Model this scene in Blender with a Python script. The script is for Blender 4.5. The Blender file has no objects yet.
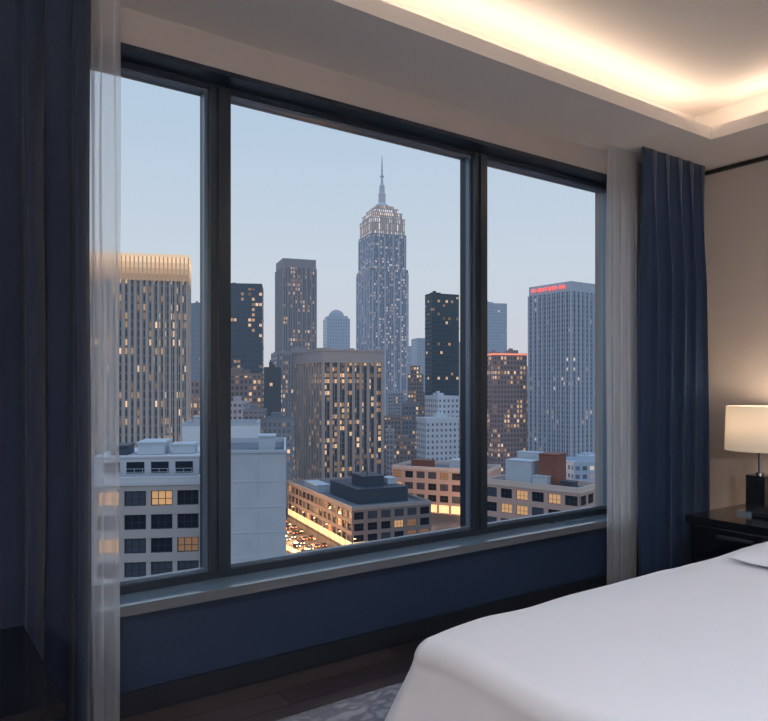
import bpy, math, random
from mathutils import Vector, noise
random.seed(7)
scene = bpy.context.scene
try:
    scene.view_settings.view_transform = 'Standard'
    scene.view_settings.look = 'None'
except Exception: pass

# ------------------------------------------------------------------ helpers
class MB:
    def __init__(s): s.v=[]; s.f=[]; s.m=[]; s.uv=[]
    def quad(s,pts,mat=0,uv=None):
        b=len(s.v); s.v+= [tuple(p) for p in pts]; s.f.append(tuple(range(b,b+len(pts)))); s.m.append(mat)
        s.uv.append(uv or [(p[0],p[2]) for p in pts])
    def box(s,x0,x1,y0,y1,z0,z1,m=0,top=None,bot=None):
        if x0>x1:x0,x1=x1,x0
        if y0>y1:y0,y1=y1,y0
        if top is None: top=m
        s.quad([(x0,y0,z0),(x1,y0,z0),(x1,y0,z1),(x0,y0,z1)],m,[(x0,z0),(x1,z0),(x1,z1),(x0,z1)])
        s.quad([(x1,y1,z0),(x0,y1,z0),(x0,y1,z1),(x1,y1,z1)],m,[(x1,z0),(x0,z0),(x0,z1),(x1,z1)])
        s.quad([(x0,y1,z0),(x0,y0,z0),(x0,y0,z1),(x0,y1,z1)],m,[(y1,z0),(y0,z0),(y0,z1),(y1,z1)])
        s.quad([(x1,y0,z0),(x1,y1,z0),(x1,y1,z1),(x1,y0,z1)],m,[(y0,z0),(y1,z0),(y1,z1),(y0,z1)])
        s.quad([(x0,y0,z1),(x1,y0,z1),(x1,y1,z1),(x0,y1,z1)],top,[(x0,y0),(x1,y0),(x1,y1),(x0,y1)])
        s.quad([(x0,y1,z0),(x1,y1,z0),(x1,y0,z0),(x0,y0,z0)],top if bot is None else bot,[(x0,y1),(x1,y1),(x1,y0),(x0,y0)])
    def lathe(s,prof,cx=0,cy=0,n=24,m=0,caps=True):
        rings=[]
        for r,z in prof:
            b=len(s.v); rings.append(b)
            for i in range(n):
                a=2*math.pi*i/n; s.v.append((cx+r*math.cos(a),cy+r*math.sin(a),z))
        for k in range(len(rings)-1):
            for i in range(n):
                j=(i+1)%n; f=(rings[k]+i,rings[k]+j,rings[k+1]+j,rings[k+1]+i)
                s.f.append(f); s.m.append(m); s.uv.append([(i,0),(i+1,0),(i+1,1),(i,1)])
        if caps:
            s.f.append(tuple(rings[0]+i for i in reversed(range(n)))); s.m.append(m); s.uv.append([(0,0)]*n)
            s.f.append(tuple(rings[-1]+i for i in range(n))); s.m.append(m); s.uv.append([(0,0)]*n)
    def mesh(s,name,mats):
        me=bpy.data.meshes.new(name); me.from_pydata(s.v,[],s.f)
        for m in mats: me.materials.append(m)
        me.polygons.foreach_set('material_index',s.m)
        uvl=me.uv_layers.new(name='UVMap'); k=0
        for f in s.uv:
            for c in f: uvl.data[k].uv=c; k+=1
        me.update(); return me
def link(o): bpy.context.collection.objects.link(o); return o
def meta(o,label=None,cat=None,group=None,kind=None):
    if label:o['label']=label
    if cat:o['category']=cat
    if group:o['group']=group
    if kind:o['kind']=kind
    return o
def mobj(name,mb,mats,parent=None,smooth=False,bevel=0,label=None,cat=None,group=None,kind=None,loc=None,rz=0):
    if not isinstance(mats,(list,tuple)): mats=[mats]
    me=mb.mesh(name,mats) if isinstance(mb,MB) else mb
    o=link(bpy.data.objects.new(name,me))
    if parent: o.parent=parent
    if loc: o.location=loc
    o.rotation_euler=(0,0,rz)
    if smooth:
        for p in me.polygons: p.use_smooth=True
    if bevel:
        b=o.modifiers.new('bevel','BEVEL'); b.width=bevel; b.segments=3; b.limit_method='ANGLE'
    return meta(o,label,cat,group,kind)
def empty(name,loc=(0,0,0),rz=0,label=None,cat=None,group=None,kind=None,parent=None):
    o=link(bpy.data.objects.new(name,None)); o.location=loc; o.rotation_euler=(0,0,rz); o.empty_display_size=.1
    if parent:o.parent=parent
    return meta(o,label,cat,group,kind)
def L(r,g,b):
    f=lambda c:(c/255/12.92) if c<=10 else ((c/255+.055)/1.055)**2.4
    return (f(r),f(g),f(b),1)

# ------------------------------------------------------------------ materials
def mat(name,col,rough=.6,metal=0,emit=None,es=0,var=.12,scale=6,bump=0,sheen=0,coat=0,spec=.5):
    m=bpy.data.materials.new(name); m.use_nodes=True; nt=m.node_tree; b=nt.nodes['Principled BSDF']
    tc=nt.nodes.new('ShaderNodeTexCoord'); n=nt.nodes.new('ShaderNodeTexNoise'); n.inputs['Scale'].default_value=scale
    n.inputs['Detail'].default_value=4
    nt.links.new(tc.outputs['Object'],n.inputs['Vector'])
    mx=nt.nodes.new('ShaderNodeMix'); mx.data_type='RGBA'
    mx.inputs['A'].default_value=(*[c*(1-var) for c in col[:3]],1); mx.inputs['B'].default_value=(*[min(1,c*(1+var)) for c in col[:3]],1)
    nt.links.new(n.outputs['Fac'],mx.inputs['Factor']); nt.links.new(mx.outputs['Result'],b.inputs['Base Color'])
    b.inputs['Roughness'].default_value=rough; b.inputs['Metallic'].default_value=metal
    b.inputs['Specular IOR Level'].default_value=spec
    if sheen: b.inputs['Sheen Weight'].default_value=sheen; b.inputs['Sheen Roughness'].default_value=.4
    if coat: b.inputs['Coat Weight'].default_value=coat
    if emit: b.inputs['Emission Color'].default_value=emit; b.inputs['Emission Strength'].default_value=es
    if bump:
        bp=nt.nodes.new('ShaderNodeBump'); bp.inputs['Strength'].default_value=bump; bp.inputs['Distance'].default_value=.01
        n2=nt.nodes.new('ShaderNodeTexNoise'); n2.inputs['Scale'].default_value=scale*20
        nt.links.new(tc.outputs['Object'],n2.inputs['Vector']); nt.links.new(n2.outputs['Fac'],bp.inputs['Height']); nt.links.new(bp.outputs['Normal'],b.inputs['Normal'])
    return m
def hazed(c,h): # air-light of the dusk sky, painted into building base colour and emission
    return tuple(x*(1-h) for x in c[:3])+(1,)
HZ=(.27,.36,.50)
def facade(name,wall,glass,cw=3,fh=3.5,wf=.6,hf=.6,lit=.25,litcol=(1,.58,.24),es=1.0,haze=0,seed=0,clump=.5,sp_col=None):
    m=bpy.data.materials.new(name); m.use_nodes=True; nt=m.node_tree; N=nt.nodes; Lk=nt.links.new; b=N['Principled BSDF']
    def M(op,a,b_=None,c=None):
        n=N.new('ShaderNodeMath'); n.operation=op
        for i,x in enumerate((a,b_,c)):
            if x is None: continue
            if isinstance(x,(int,float)): n.inputs[i].default_value=x
            else: Lk(x,n.inputs[i])
        return n.outputs[0]
    uv=N.new('ShaderNodeUVMap'); sp=N.new('ShaderNodeSeparateXYZ'); Lk(uv.outputs[0],sp.inputs[0])
    U=M('DIVIDE',sp.outputs[0],cw); V=M('DIVIDE',sp.outputs[1],fh)
    fu=M('ABSOLUTE',M('SUBTRACT',M('FRACT',U),.5)); fv=M('ABSOLUTE',M('SUBTRACT',M('FRACT',V),.5))
    mu=M('LESS_THAN',fu,wf/2); mask=M('MULTIPLY',mu,M('LESS_THAN',fv,hf/2))
    cb=N.new('ShaderNodeCombineXYZ'); Lk(M('FLOOR',U),cb.inputs[0]); Lk(M('FLOOR',V),cb.inputs[1]); cb.inputs[2].default_value=seed
    wn=N.new('ShaderNodeTexWhiteNoise'); wn.noise_dimensions='3D'; Lk(cb.outputs[0],wn.inputs[0])
    nz=N.new('ShaderNodeTexNoise'); nz.inputs['Scale'].default_value=.22; nz.inputs['Detail'].default_value=1; Lk(cb.outputs[0],nz.inputs['Vector'])
    score=M('ADD',M('MULTIPLY',wn.outputs[0],1-clump),M('MULTIPLY',M('MULTIPLY',M('SUBTRACT',nz.outputs[0],.25),2),clump))
    on=M('GREATER_THAN',score,1-lit*.9-.02)
    w2=N.new('ShaderNodeTexWhiteNoise'); w2.noise_dimensions='3D'
    ad=N.new('ShaderNodeVectorMath'); ad.operation='ADD'; ad.inputs[1].default_value=(17,5,3); Lk(cb.outputs[0],ad.inputs[0]); Lk(ad.outputs[0],w2.inputs[0])
    br=M('MULTIPLY_ADD',M('MULTIPLY',w2.outputs[0],w2.outputs[0]),1.0,.15)
    e=M('MULTIPLY',M('MULTIPLY',mask,on),M('MULTIPLY',br,es))
    # colours
    mx=N.new('ShaderNodeMix'); mx.data_type='RGBA'; Lk(mask,mx.inputs['Factor'])
    nn=N.new('ShaderNodeTexNoise'); nn.inputs['Scale'].default_value=.15; Lk(uv.outputs[0],nn.inputs['Vector'])
    wv=N.new('ShaderNodeMix'); wv.data_type='RGBA'; Lk(nn.outputs[0],wv.inputs['Factor'])
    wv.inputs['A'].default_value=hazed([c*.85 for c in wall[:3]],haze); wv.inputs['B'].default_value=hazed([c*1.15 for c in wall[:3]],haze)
    wallout=wv.outputs['Result']
    if sp_col:   # dark spandrel panels between the piers
        sx=N.new('ShaderNodeMix'); sx.data_type='RGBA'; Lk(mu,sx.inputs['Factor']); Lk(wallout,sx.inputs['A']); sx.inputs['B'].default_value=hazed(sp_col,haze); wallout=sx.outputs['Result']
    Lk(wallout,mx.inputs['A'])
    gv=N.new('ShaderNodeMix'); gv.data_type='RGBA'; Lk(w2.outputs[0],gv.inputs['Factor'])
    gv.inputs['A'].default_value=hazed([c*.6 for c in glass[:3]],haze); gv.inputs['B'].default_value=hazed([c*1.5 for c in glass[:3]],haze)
    Lk(gv.outputs['Result'],mx.inputs['B']); Lk(mx.outputs['Result'],b.inputs['Base Color'])
    Lk(M('MULTIPLY_ADD',mask,-.55,.8),b.inputs['Roughness']); b.inputs['Specular IOR Level'].default_value=.4
    ec=N.new('ShaderNodeMix'); ec.data_type='RGBA'; Lk(w2.outputs[0],ec.inputs['Factor'])
    ec.inputs['A'].default_value=(litcol[0],litcol[1]*.8,litcol[2]*.6,1); ec.inputs['B'].default_value=(litcol[0],min(1,litcol[1]*1.1),min(1,litcol[2]*1.5),1)
    sc=N.new('ShaderNodeVectorMath'); sc.operation='SCALE'; Lk(ec.outputs['Result'],sc.inputs[0]); Lk(e,sc.inputs['Scale'])
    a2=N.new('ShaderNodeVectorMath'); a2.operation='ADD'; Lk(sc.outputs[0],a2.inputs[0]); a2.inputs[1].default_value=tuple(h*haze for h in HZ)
    Lk(a2.outputs[0],b.inputs['Emission Color']); b.inputs['Emission Strength'].default_value=1
    return m
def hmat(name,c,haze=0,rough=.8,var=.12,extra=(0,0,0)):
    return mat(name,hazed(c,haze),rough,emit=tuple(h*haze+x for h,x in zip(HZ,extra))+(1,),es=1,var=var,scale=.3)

# ------------------------------------------------------------------ camera
YAW=math.radians(35.2); CH=1.265; F=700.0
cs,sn=math.cos(YAW),math.sin(YAW)
cd=bpy.data.cameras.new('camera'); cam=link(bpy.data.objects.new('camera',cd)); scene.camera=cam
cam.location=(0,0,CH); cam.rotation_euler=(math.pi/2,0,-YAW)
cd.sensor_width=36; cd.lens=36*F/768; cd.shift_y=23.5/768; cd.clip_start=.05; cd.clip_end=6000
def W(X,T): return (X*cs+T*sn, -X*sn+T*cs)     # survey frame (right, ahead) -> world
def S(u): return (u-384)/F
def Z(v,t): return CH+(384-v)/F*t

# ------------------------------------------------------------------ world
w=bpy.data.worlds.new('dusk_sky'); scene.world=w; w.use_nodes=True; nt=w.node_tree; bg=nt.nodes['Background']
tc=nt.nodes.new('ShaderNodeTexCoord'); sp=nt.nodes.new('ShaderNodeSeparateXYZ'); nt.links.new(tc.outputs['Generated'],sp.inputs[0])
cr=nt.nodes.new('ShaderNodeValToRGB'); mr=nt.nodes.new('ShaderNodeMapRange'); mr.inputs['From Min'].default_value=-.2; mr.inputs['From Max'].default_value=1
nt.links.new(sp.outputs[2],mr.inputs[0]); nt.links.new(mr.outputs[0],cr.inputs[0])
E=cr.color_ramp.elements; E[0].position=0; E[0].color=(.05,.06,.09,1); E[1].position=1; E[1].color=(.46,.68,1.0,1)
for p,c in ((.15,(.16,.18,.24,1)),(.17,L(206,206,214)),(.3,L(200,212,224)),(.45,L(184,204,224)),(.58,L(176,199,223)),(.72,(.46,.62,.9,1))):
    e=cr.color_ramp.elements.new(p); e.color=c
nt.links.new(cr.outputs[0],bg.inputs[0]); bg.inputs[1].default_value=1.0

# ------------------------------------------------------------------ ROOM
D=2.75; WT=.28; XR=4.5; XL=-1.6; YB=-2.6; HC=2.70; HU=2.97
OX0,OX1,OZ0,OZ1=.46,3.875,.405,2.55
m_wall=mat('taupe_plaster',L(184,175,171),.85,var=.04,bump=.1)
m_navy=mat('navy_wall_panel',L(28,46,74),.6,var=.06)
m_beige=mat('beige_wall_covering',L(202,190,182),.85,var=.05,bump=.15)
m_ceil=mat('warm_white_ceiling',L(236,228,221),.9,var=.02)
m_frame=mat('dark_slate_frame',L(42,52,64),.3,metal=.2,var=.08)
m_dark=mat('black_lacquer',L(16,17,22),.22,var=.1,coat=.4)
m_base=mat('dark_baseboard',L(24,29,40),.5)
b=MB()
b.box(XL-.2,XR+.2,D,D+WT,0,OZ0,1)
b.box(XL-.2,XR+.2,D,D+WT,OZ1,3.0,0)
b.box(XL-.2,OX0,D,D+WT,OZ0,OZ1,0); b.box(OX1,XR+.2,D,D+WT,OZ0,OZ1,0)
mobj('wall_north',b,[m_wall,m_navy],label='taupe window wall with navy panel below the sill',kind='structure')
b=MB(); b.box(XR,XR+.2,YB-.2,D,0,3.0); mobj('wall_east',b,m_beige,label='beige wall behind the bedside lamp',kind='structure')
b=MB(); b.box(XL-.2,XL,YB-.2,D,0,3.0); mobj('wall_west',b,m_beige,label='beige room wall',kind='structure')
b=MB(); b.box(XL,XR,YB-.2,YB,0,3.0); mobj('wall_south',b,m_beige,label='beige room wall',kind='structure')
# floor
mf=bpy.data.materials.new('dark_wood_planks'); mf.use_nodes=True; nt=mf.node_tree; pb=nt.nodes['Principled BSDF']
tc=nt.nodes.new('ShaderNodeTexCoord'); bk=nt.nodes.new('ShaderNodeTexBrick'); nt.links.new(tc.outputs['Object'],bk.inputs['Vector'])
bk.inputs['Color1'].default_value=L(90,80,80); bk.inputs['Color2'].default_value=L(58,52,56); bk.inputs['Mortar'].default_value=L(18,17,20)
bk.inputs['Scale'].default_value=1; bk.inputs['Brick Width'].default_value=1.3; bk.inputs['Row Height'].default_value=.13; bk.inputs['Mortar Size'].default_value=.004
ns=nt.nodes.new('ShaderNodeTexNoise'); mp=nt.nodes.new('ShaderNodeMapping'); mp.inputs['Scale'].default_value=(2,30,1)
nt.links.new(tc.outputs['Object'],mp.inputs[0]); nt.links.new(mp.outputs[0],ns.inputs['Vector'])
mm=nt.nodes.new('ShaderNodeMix'); mm.data_type='RGBA'; mm.blend_type='MULTIPLY'; mm.inputs['Factor'].default_value=.6
nt.links.new(bk.outputs['Color'],mm.inputs['A']); nt.links.new(ns.outputs['Fac'],mm.inputs['B']); nt.links.new(mm.outputs['Result'],pb.inputs['Base Color']); pb.inputs['Roughness'].default_value=.3
b=MB(); b.box(XL-.2,XR+.2,YB-.2,D+WT,-.2,0); mobj('floor',b,mf,label='dark brown wood plank floor',kind='structure')
# ceiling with tray
TX0,TX1,TY0,TY1=-1.1,3.94,-2.1,2.25; cv=.26
b=MB()
def ring(z0,z1,x0,x1,y0,y1):
    b.box(XL,x0,YB,D,z0,z1); b.box(x1,XR,YB,D,z0,z1); b.box(x0,x1,y1,D,z0,z1); b.box(x0,x1,YB,y0,z0,z1)
ring(HC,HC+.07,TX0,TX1,TY0,TY1); ring(HC+.07,HU,TX0-cv,TX1+cv,TY0-cv,TY1+cv)
b.box(XL-.2,XR+.2,YB-.2,D+WT,HU,HU+.1)
mobj('ceiling',b,m_ceil,label='warm white ceiling with a recessed cove tray',kind='structure')
b=MB(); b.box(XR-.02,XR,YB,D,HC-.03,HC-.005); mobj('trim_1',b,m_dark,label='thin dark reveal line under the ceiling',kind='structure')
b=MB(); b.box(XL,XR,D-.015,D,0,.09); mobj('baseboard_north',b,m_base,label='dark baseboard under the window',kind='structure',bevel=.003)
b=MB(); b.box(XR-.015,XR,YB,D-.015,0,.09); mobj('baseboard_east',b,m_base,label='dark baseboard',kind='structure',bevel=.003)
# cove light strips
m_led=mat('warm_led',(1,.8,.6,1),.5,emit=(1,.82,.64,1),es=2)
def strip(x0,x1,y0,y1):
    b=MB(); b.box(x0,x1,y0,y1,HC+.07,HC+.08); mobj('led_strip',b,m_led,label='warm white LED strip lying in the ceiling cove',cat='light strip',group='cove light strips')
    l=bpy.data.lights.new('cove_light','AREA'); l.shape='RECTANGLE'; l.size=x1-x0; l.size_y=y1-y0; l.color=(1,.82,.65)
    l.energy=1.12*max(x1-x0,y1-y0)
    o=link(bpy.data.objects.new('cove_light',l)); o.location=((x0+x1)/2,(y0+y1)/2,HC+.085); o.rotation_euler=(math.pi,0,0)
strip(TX0,TX1,TY1+.06,TY1+.13); strip(TX1+.06,TX1+.13,TY0,TY1); strip(TX0,TX1,TY0-.13,TY0-.06); strip(TX0-.13,TX0-.06,TY0,TY1)

# ------------------------------------------------------------------ window
m_sill=mat('grey_stone_sill',L(110,128,142),.08,var=.08,scale=20,spec=1.0)
m_sillf=mat('grey_stone_edge',L(104,108,114),.2)
m_bead=mat('bead_metal',L(112,130,148),.3,metal=.4)
m_jamb=mat('pale_jamb_metal',L(150,164,170),.4,metal=.1)
win=empty('window_1',((OX0+OX1)/2,D,0),label='wide three-pane window with dark frame over the city',kind='structure'); wx=win.location.x
GY=.10; FD=.09; FZ0=OZ0+.062; FZ1=OZ1-.030
def wl(x): return x-wx
b=MB(); x0,x1=wl(OX0),wl(OX1)
b.box(x0,x1,GY,GY+FD,FZ1,OZ1); b.box(x0,x1,GY,GY+FD,OZ0+.03,FZ0)
b.box(x0,x0+.05,GY,GY+FD,FZ0,FZ1)
b.box(x0,x1,-.010,GY,OZ1-.010,OZ1); b.box(x0,x1,-.010,0,OZ1,OZ1+.010)
mobj('window_frame',b,m_frame,parent=win,bevel=.004,label='dark metal outer frame')
b=MB(); b.box(x1-.075,x1,GY-.01,GY+FD,FZ0,FZ1); mobj('jamb',b,m_jamb,parent=win,bevel=.003,label='pale grey-green side jamb')
ml=[(1.105,1.195),(2.61,2.70)]
for a,c in ml:
    b=MB(); b.box(wl(a),wl(c),GY-.015,GY+FD+.02,FZ0,FZ1); b.box(wl(a)+.03,wl(c)-.03,GY-.028,GY-.015,FZ0,FZ1)
    mobj('mullion',b,m_frame,parent=win,bevel=.004)
for a,c in ((OX0+.05,1.105),(1.195,2.61),(2.70,OX1-.075)):
    b=MB(); g=.014; xa,xb=wl(a),wl(c); za,zb=FZ0,FZ1
    b.box(xa,xb,GY+.02,GY+.048,za,za+g); b.box(xa,xb,GY+.02,GY+.048,zb-g,zb); b.box(xa,xa+g,GY+.02,GY+.048,za+g,zb-g); b.box(xb-g,xb,GY+.02,GY+.048,za+g,zb-g)
    mobj('glazing_bead',b,m_bead,parent=win)
b=MB(); b.box(x0,x1,0,GY+.02,OZ0,OZ0+.03,0); b.box(x0-.0,x1+.0,-.055,0,OZ0-.010,OZ0+.03,1,top=0)
mobj('window_sill',b,[m_sill,m_sillf],parent=win,bevel=.004,label='grey stone sill ledge')
l=bpy.data.lights.new('window_portal','AREA'); l.shape='RECTANGLE'; l.size=OX1-OX0; l.size_y=OZ1-OZ0; l.cycles.is_portal=True
o=link(bpy.data.objects.new('window_portal',l)); o.location=((OX0+OX1)/2,D+WT+.02,(OZ0+OZ1)/2); o.rotation_euler=(-math.pi/2,0,0)

# ------------------------------------------------------------------ curtains
m_cur=mat('navy_velvet',L(26,48,80),.8,var=.2,scale=3,sheen=.25,bump=.2)
m_curd=mat('dark_navy_velvet',L(20,35,60),.85,var=.2,scale=3,sheen=.15,bump=.2)
sh=bpy.data.materials.new('sheer_voile'); sh.use_nodes=True; nt=sh.node_tree; nt.nodes.clear()
o_=nt.nodes.new('ShaderNodeOutputMaterial'); mx=nt.nodes.new('ShaderNodeMixShader'); tr=nt.nodes.new('ShaderNodeBsdfTransparent')
m2=nt.nodes.new('ShaderNodeMixShader'); df=nt.nodes.new('ShaderNodeBsdfDiffuse'); tl=nt.nodes.new('ShaderNodeBsdfTranslucent')
tcx=nt.nodes.new('ShaderNodeTexCoord'); nx=nt.nodes.new('ShaderNodeTexNoise'); nx.inputs['Scale'].default_value=9; nt.links.new(tcx.outputs['Object'],nx.inputs['Vector'])
rp=nt.nodes.new('ShaderNodeMapRange'); rp.inputs['To Min'].default_value=.38; rp.inputs['To Max'].default_value=.44; nt.links.new(nx.outputs[0],rp.inputs[0]); nt.links.new(rp.outputs[0],mx.inputs[0])
df.inputs[0].default_value=(.96,.97,1,1); tl.inputs[0].default_value=(.98,.99,1,1); m2.inputs[0].default_value=.45
nt.links.new(df.outputs[0],m2.inputs[1]); nt.links.new(tl.outputs[0],m2.inputs[2]); nt.links.new(tr.outputs[0],mx.inputs[1]); nt.links.new(m2.outputs[0],mx.inputs[2]); nt.links.new(mx.outputs[0],o_.inputs[0])
def curtain(name,x0,x1,y,amp,n,m,label,seed,thick=.004,lean=0,cat='curtain'):
    mb=MB(); nx_=n*14; nz=24; base=(x0+x1)/2; ztop=HC-.001; zb=.015
    for j in range(nz+1):
        h=j/nz; z=ztop+(zb-ztop)*h
        for i in range(nx_+1):
            uu=i/nx_; ph=2*math.pi*n*uu+1.1*noise.noise(Vector((uu*n*.9,seed,h*.6)))
            am=amp*(.08+.92*min(1,h*3.5))*(1+.5*noise.noise(Vector((uu*n*.7,seed+5,h*1.2))))
            x=x0+(x1-x0)*uu+.012*math.sin(ph*2+1)+lean*h+.012*noise.noise(Vector((uu*4,seed,h*2)))
            mb.v.append((x-base,am*math.sin(ph)+.2*am*math.sin(2*ph+.6),z))
    for j in range(nz):
        for i in range(nx_):
            a=j*(nx_+1)+i; mb.f.append((a,a+nx_+1,a+nx_+2,a+1)); mb.m.append(0); mb.uv.append([(0,0)]*4)
    o=mobj(name,mb,m,smooth=True,label=label,cat=cat,loc=(base,y,0))
    if thick: s=o.modifiers.new('solid','SOLIDIFY'); s.thickness=thick
    return o
curtain('curtain',-.35,.53,2.44,.06,6,m_curd,'heavy dark navy curtain drawn open beside the dark console',1)
curtain('sheer_curtain',.48,.67,2.60,.02,3,sh,'white sheer curtain gathered beside the dark navy drape',2,0)
curtain('curtain',3.70,4.38,2.55,.045,5,m_cur,'heavy navy blue curtain hanging beside the nightstand',3)
curtain('sheer_curtain',3.49,3.78,2.645,.015,4,sh,'white sheer curtain gathered beside the blue drape',4,0)

# ------------------------------------------------------------------ nightstand
m_lac=m_dark
m_steel=mat('chrome',L(170,170,175),.2,metal=1)
ns_=empty('nightstand',(4.14,2.04,0),label='black lacquered nightstand with drawers beside the bed',cat='nightstand')
b=MB(); b.box(-.31,.32,-.27,.27,.06,.46); b.box(-.28,.30,-.24,.24,0,.06); mobj('body',b,m_lac,parent=ns_,bevel=.004)
b=MB(); b.box(-.34,.34,-.29,.29,.46,.50); mobj('tabletop',b,m_lac,parent=ns_,bevel=.006)
for z in (.09,.275):
    b=MB(); b.box(-.33,-.311,-.255,.255,z,z+.17); d_=mobj('drawer',b,m_lac,parent=ns_,bevel=.004)
    b=MB(); b.box(-.345,-.331,-.10,.10,z+.125,z+.137); mobj('handle',b,m_steel,parent=d_,bevel=.003,label='slim chrome handle')
# lamp
lp=empty('table_lamp',(4.18,2.09,.50),label='bedside lamp with cream drum shade and black block base',cat='lamp')
b=MB(); b.box(-.09,.09,-.09,.09,0,.02); mobj('lamp_base',b,m_steel,parent=lp,bevel=.004,label='polished base plate')
b=MB(); b.box(-.055,.055,-.055,.055,.02,.23); mobj('lamp_body',b,m_dark,parent=lp,bevel=.006,label='black glass block body')
b=MB(); b.lathe([(.009,.23),(.009,.44)],n=16); b.lathe([(.022,.23),(.022,.245)],n=16); mobj('pole',b,m_steel,parent=lp,smooth=False)
shm=bpy.data.materials.new('cream_lamp_fabric'); shm.use_nodes=True; nt=shm.node_tree; nt.nodes.clear()
o_=nt.nodes.new('ShaderNodeOutputMaterial'); ad=nt.nodes.new('ShaderNodeAddShader'); m2=nt.nodes.new('ShaderNodeMixShader'); df=nt.nodes.new('ShaderNodeBsdfDiffuse'); tl=nt.nodes.new('ShaderNodeBsdfTranslucent'); em=nt.nodes.new('ShaderNodeEmission')
wv=nt.nodes.new('ShaderNodeTexNoise'); wv.inputs['Scale'].default_value=80; rr=nt.nodes.new('ShaderNodeMapRange'); rr.inputs['To Min'].default_value=.14; rr.inputs['To Max'].default_value=.20
nt.links.new(wv.outputs[0],rr.inputs[0]); nt.links.new(rr.outputs[0],em.inputs[1])
df.inputs[0].default_value=(.85,.79,.70,1); tl.inputs[0].default_value=(.74,.66,.54,1); em.inputs[0].default_value=(1,.86,.70,1)
nt.links.new(df.outputs[0],m2.inputs[1]); nt.links.new(tl.outputs[0],m2.inputs[2]); nt.links.new(m2.outputs[0],ad.inputs[0]); nt.links.new(em.outputs[0],ad.inputs[1]); nt.links.new(ad.outputs[0],o_.inputs[0])
b=MB(); b.lathe([(.188,.375),(.180,.635)],n=48,caps=False); s_=mobj('lamp_shade',b,shm,parent=lp,smooth=True,label='glowing cream fabric drum shade')
sd=s_.modifiers.new('solid','SOLIDIFY'); sd.thickness=.003
b=MB(); b.lathe([(.012,.44),(.03,.47),(.034,.50),(.02,.535),(.004,.545)],n=20); mobj('bulb',b,mat('bulb_glow',(1,.85,.6,1),.4,emit=(1,.78,.52,1),es=6),parent=lp,smooth=True)
l=bpy.data.lights.new('lamp_glow','POINT'); l.energy=5.5; l.color=(1,.77,.55); l.shadow_soft_size=.05
o=link(bpy.data.objects.new('lamp_glow',l)); o.location=(4.18,2.09,1.09)
b=MB(); b.box(-.07,.07,-.09,.09,.0,.055,0); b.box(-.072,.072,-.092,.092,.042,.047,1)
mobj('clock',b,[m_dark,m_steel],label='low black bedside clock with a chrome band',cat='clock',loc=(3.96,1.90,.50),bevel=.003)

# ------------------------------------------------------------------ console in the near corner
m_wood=mat('espresso_wood',L(28,26,33),.35,var=.25,scale=3)
cn=empty('console_cabinet',(-.12,1.86,0),label='low espresso wood cabinet standing by the navy curtain',cat='cabinet')
b=MB(); b.box(-.40,.40,-.26,.27,.08,.57); b.box(-.36,.36,-.22,.23,0,.08); mobj('body',b,m_wood,parent=cn,bevel=.004)
b=MB(); b.box(-.42,.42,-.28,.29,.57,.60); mobj('cabinet_top',b,m_dark,parent=cn,bevel=.004)
for x in (-.39,.005):
    b=MB(); b.box(x,x+.385,-.279,-.261,.10,.55); d_=mobj('door',b,m_wood,parent=cn,bevel=.004)
    b=MB(); hx=x+.35 if x<0 else x+.025; b.box(hx,hx+.012,-.30,-.28,.26,.40); mobj('handle',b,m_steel,parent=d_,bevel=.003,label='chrome bar handle')

# ------------------------------------------------------------------ added uplight behind the camera, brightens ceiling and curtains
m_opal=mat('fill_lamp_opal',(.9,.88,.84,1),.5,emit=(1,.88,.76,1),es=1.5)
fl=empty('added_fill_lamp',(-1.15,-2.15,0),label='unseen added fill lamp with an opal uplight bowl',cat='lamp')
b=MB(); b.lathe([(.15,0),(.15,.02),(.02,.035)],n=32); mobj('base',b,m_dark,parent=fl)
b=MB(); b.lathe([(.014,.03),(.014,1.72)],n=16); mobj('pole',b,m_steel,parent=fl)
b=MB(); b.lathe([(.03,1.72),(.13,1.76),(.17,1.82)],n=32,caps=False); mobj('lamp_shade',b,m_opal,parent=fl,smooth=True,label='opal bowl of the added fill lamp')
l=bpy.data.lights.new('added_fill_glow','POINT'); l.energy=160; l.color=(1,.94,.90); l.shadow_soft_size=.14
o=link(bpy.data.objects.new('added_fill_glow',l)); o.location=(-1.15,-2.15,2.0)

# ------------------------------------------------------------------ rug
rm=bpy.data.materials.new('rug_pattern'); rm.use_nodes=True; nt=rm.node_tree; pb=nt.nodes['Principled BSDF']
tc=nt.nodes.new('ShaderNodeTexCoord'); vo=nt.nodes.new('ShaderNodeTexVoronoi'); vo.feature='DISTANCE_TO_EDGE'; vo.inputs['Scale'].default_value=14
ns=nt.nodes.new('ShaderNodeTexNoise'); ns.inputs['Scale'].default_value=6; nt.links.new(tc.outputs['Object'],ns.inputs['Vector'])
mpp=nt.nodes.new('ShaderNodeMapping'); mpp.inputs['Scale'].default_value=(.35,1.3,1)
vm=nt.nodes.new('ShaderNodeVectorMath'); vm.operation='MULTIPLY_ADD'; vm.inputs[1].default_value=(.25,.25,.25); nt.links.new(ns.outputs['Color'],vm.inputs[0]); nt.links.new(tc.outputs['Object'],mpp.inputs[0]); nt.links.new(mpp.outputs[0],vm.inputs[2])
nt.links.new(vm.outputs[0],vo.inputs['Vector']); cr=nt.nodes.new('ShaderNodeValToRGB'); nt.links.new(vo.outputs['Distance'],cr.inputs[0])
cr.color_ramp.elements[0].position=.03; cr.color_ramp.elements[0].color=L(118,119,128); cr.color_ramp.elements[1].position=.3; cr.color_ramp.elements[1].color=L(160,160,167)
nt.links.new(cr.outputs[0],pb.inputs['Base Color']); pb.inputs['Roughness'].default_value=.95
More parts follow.
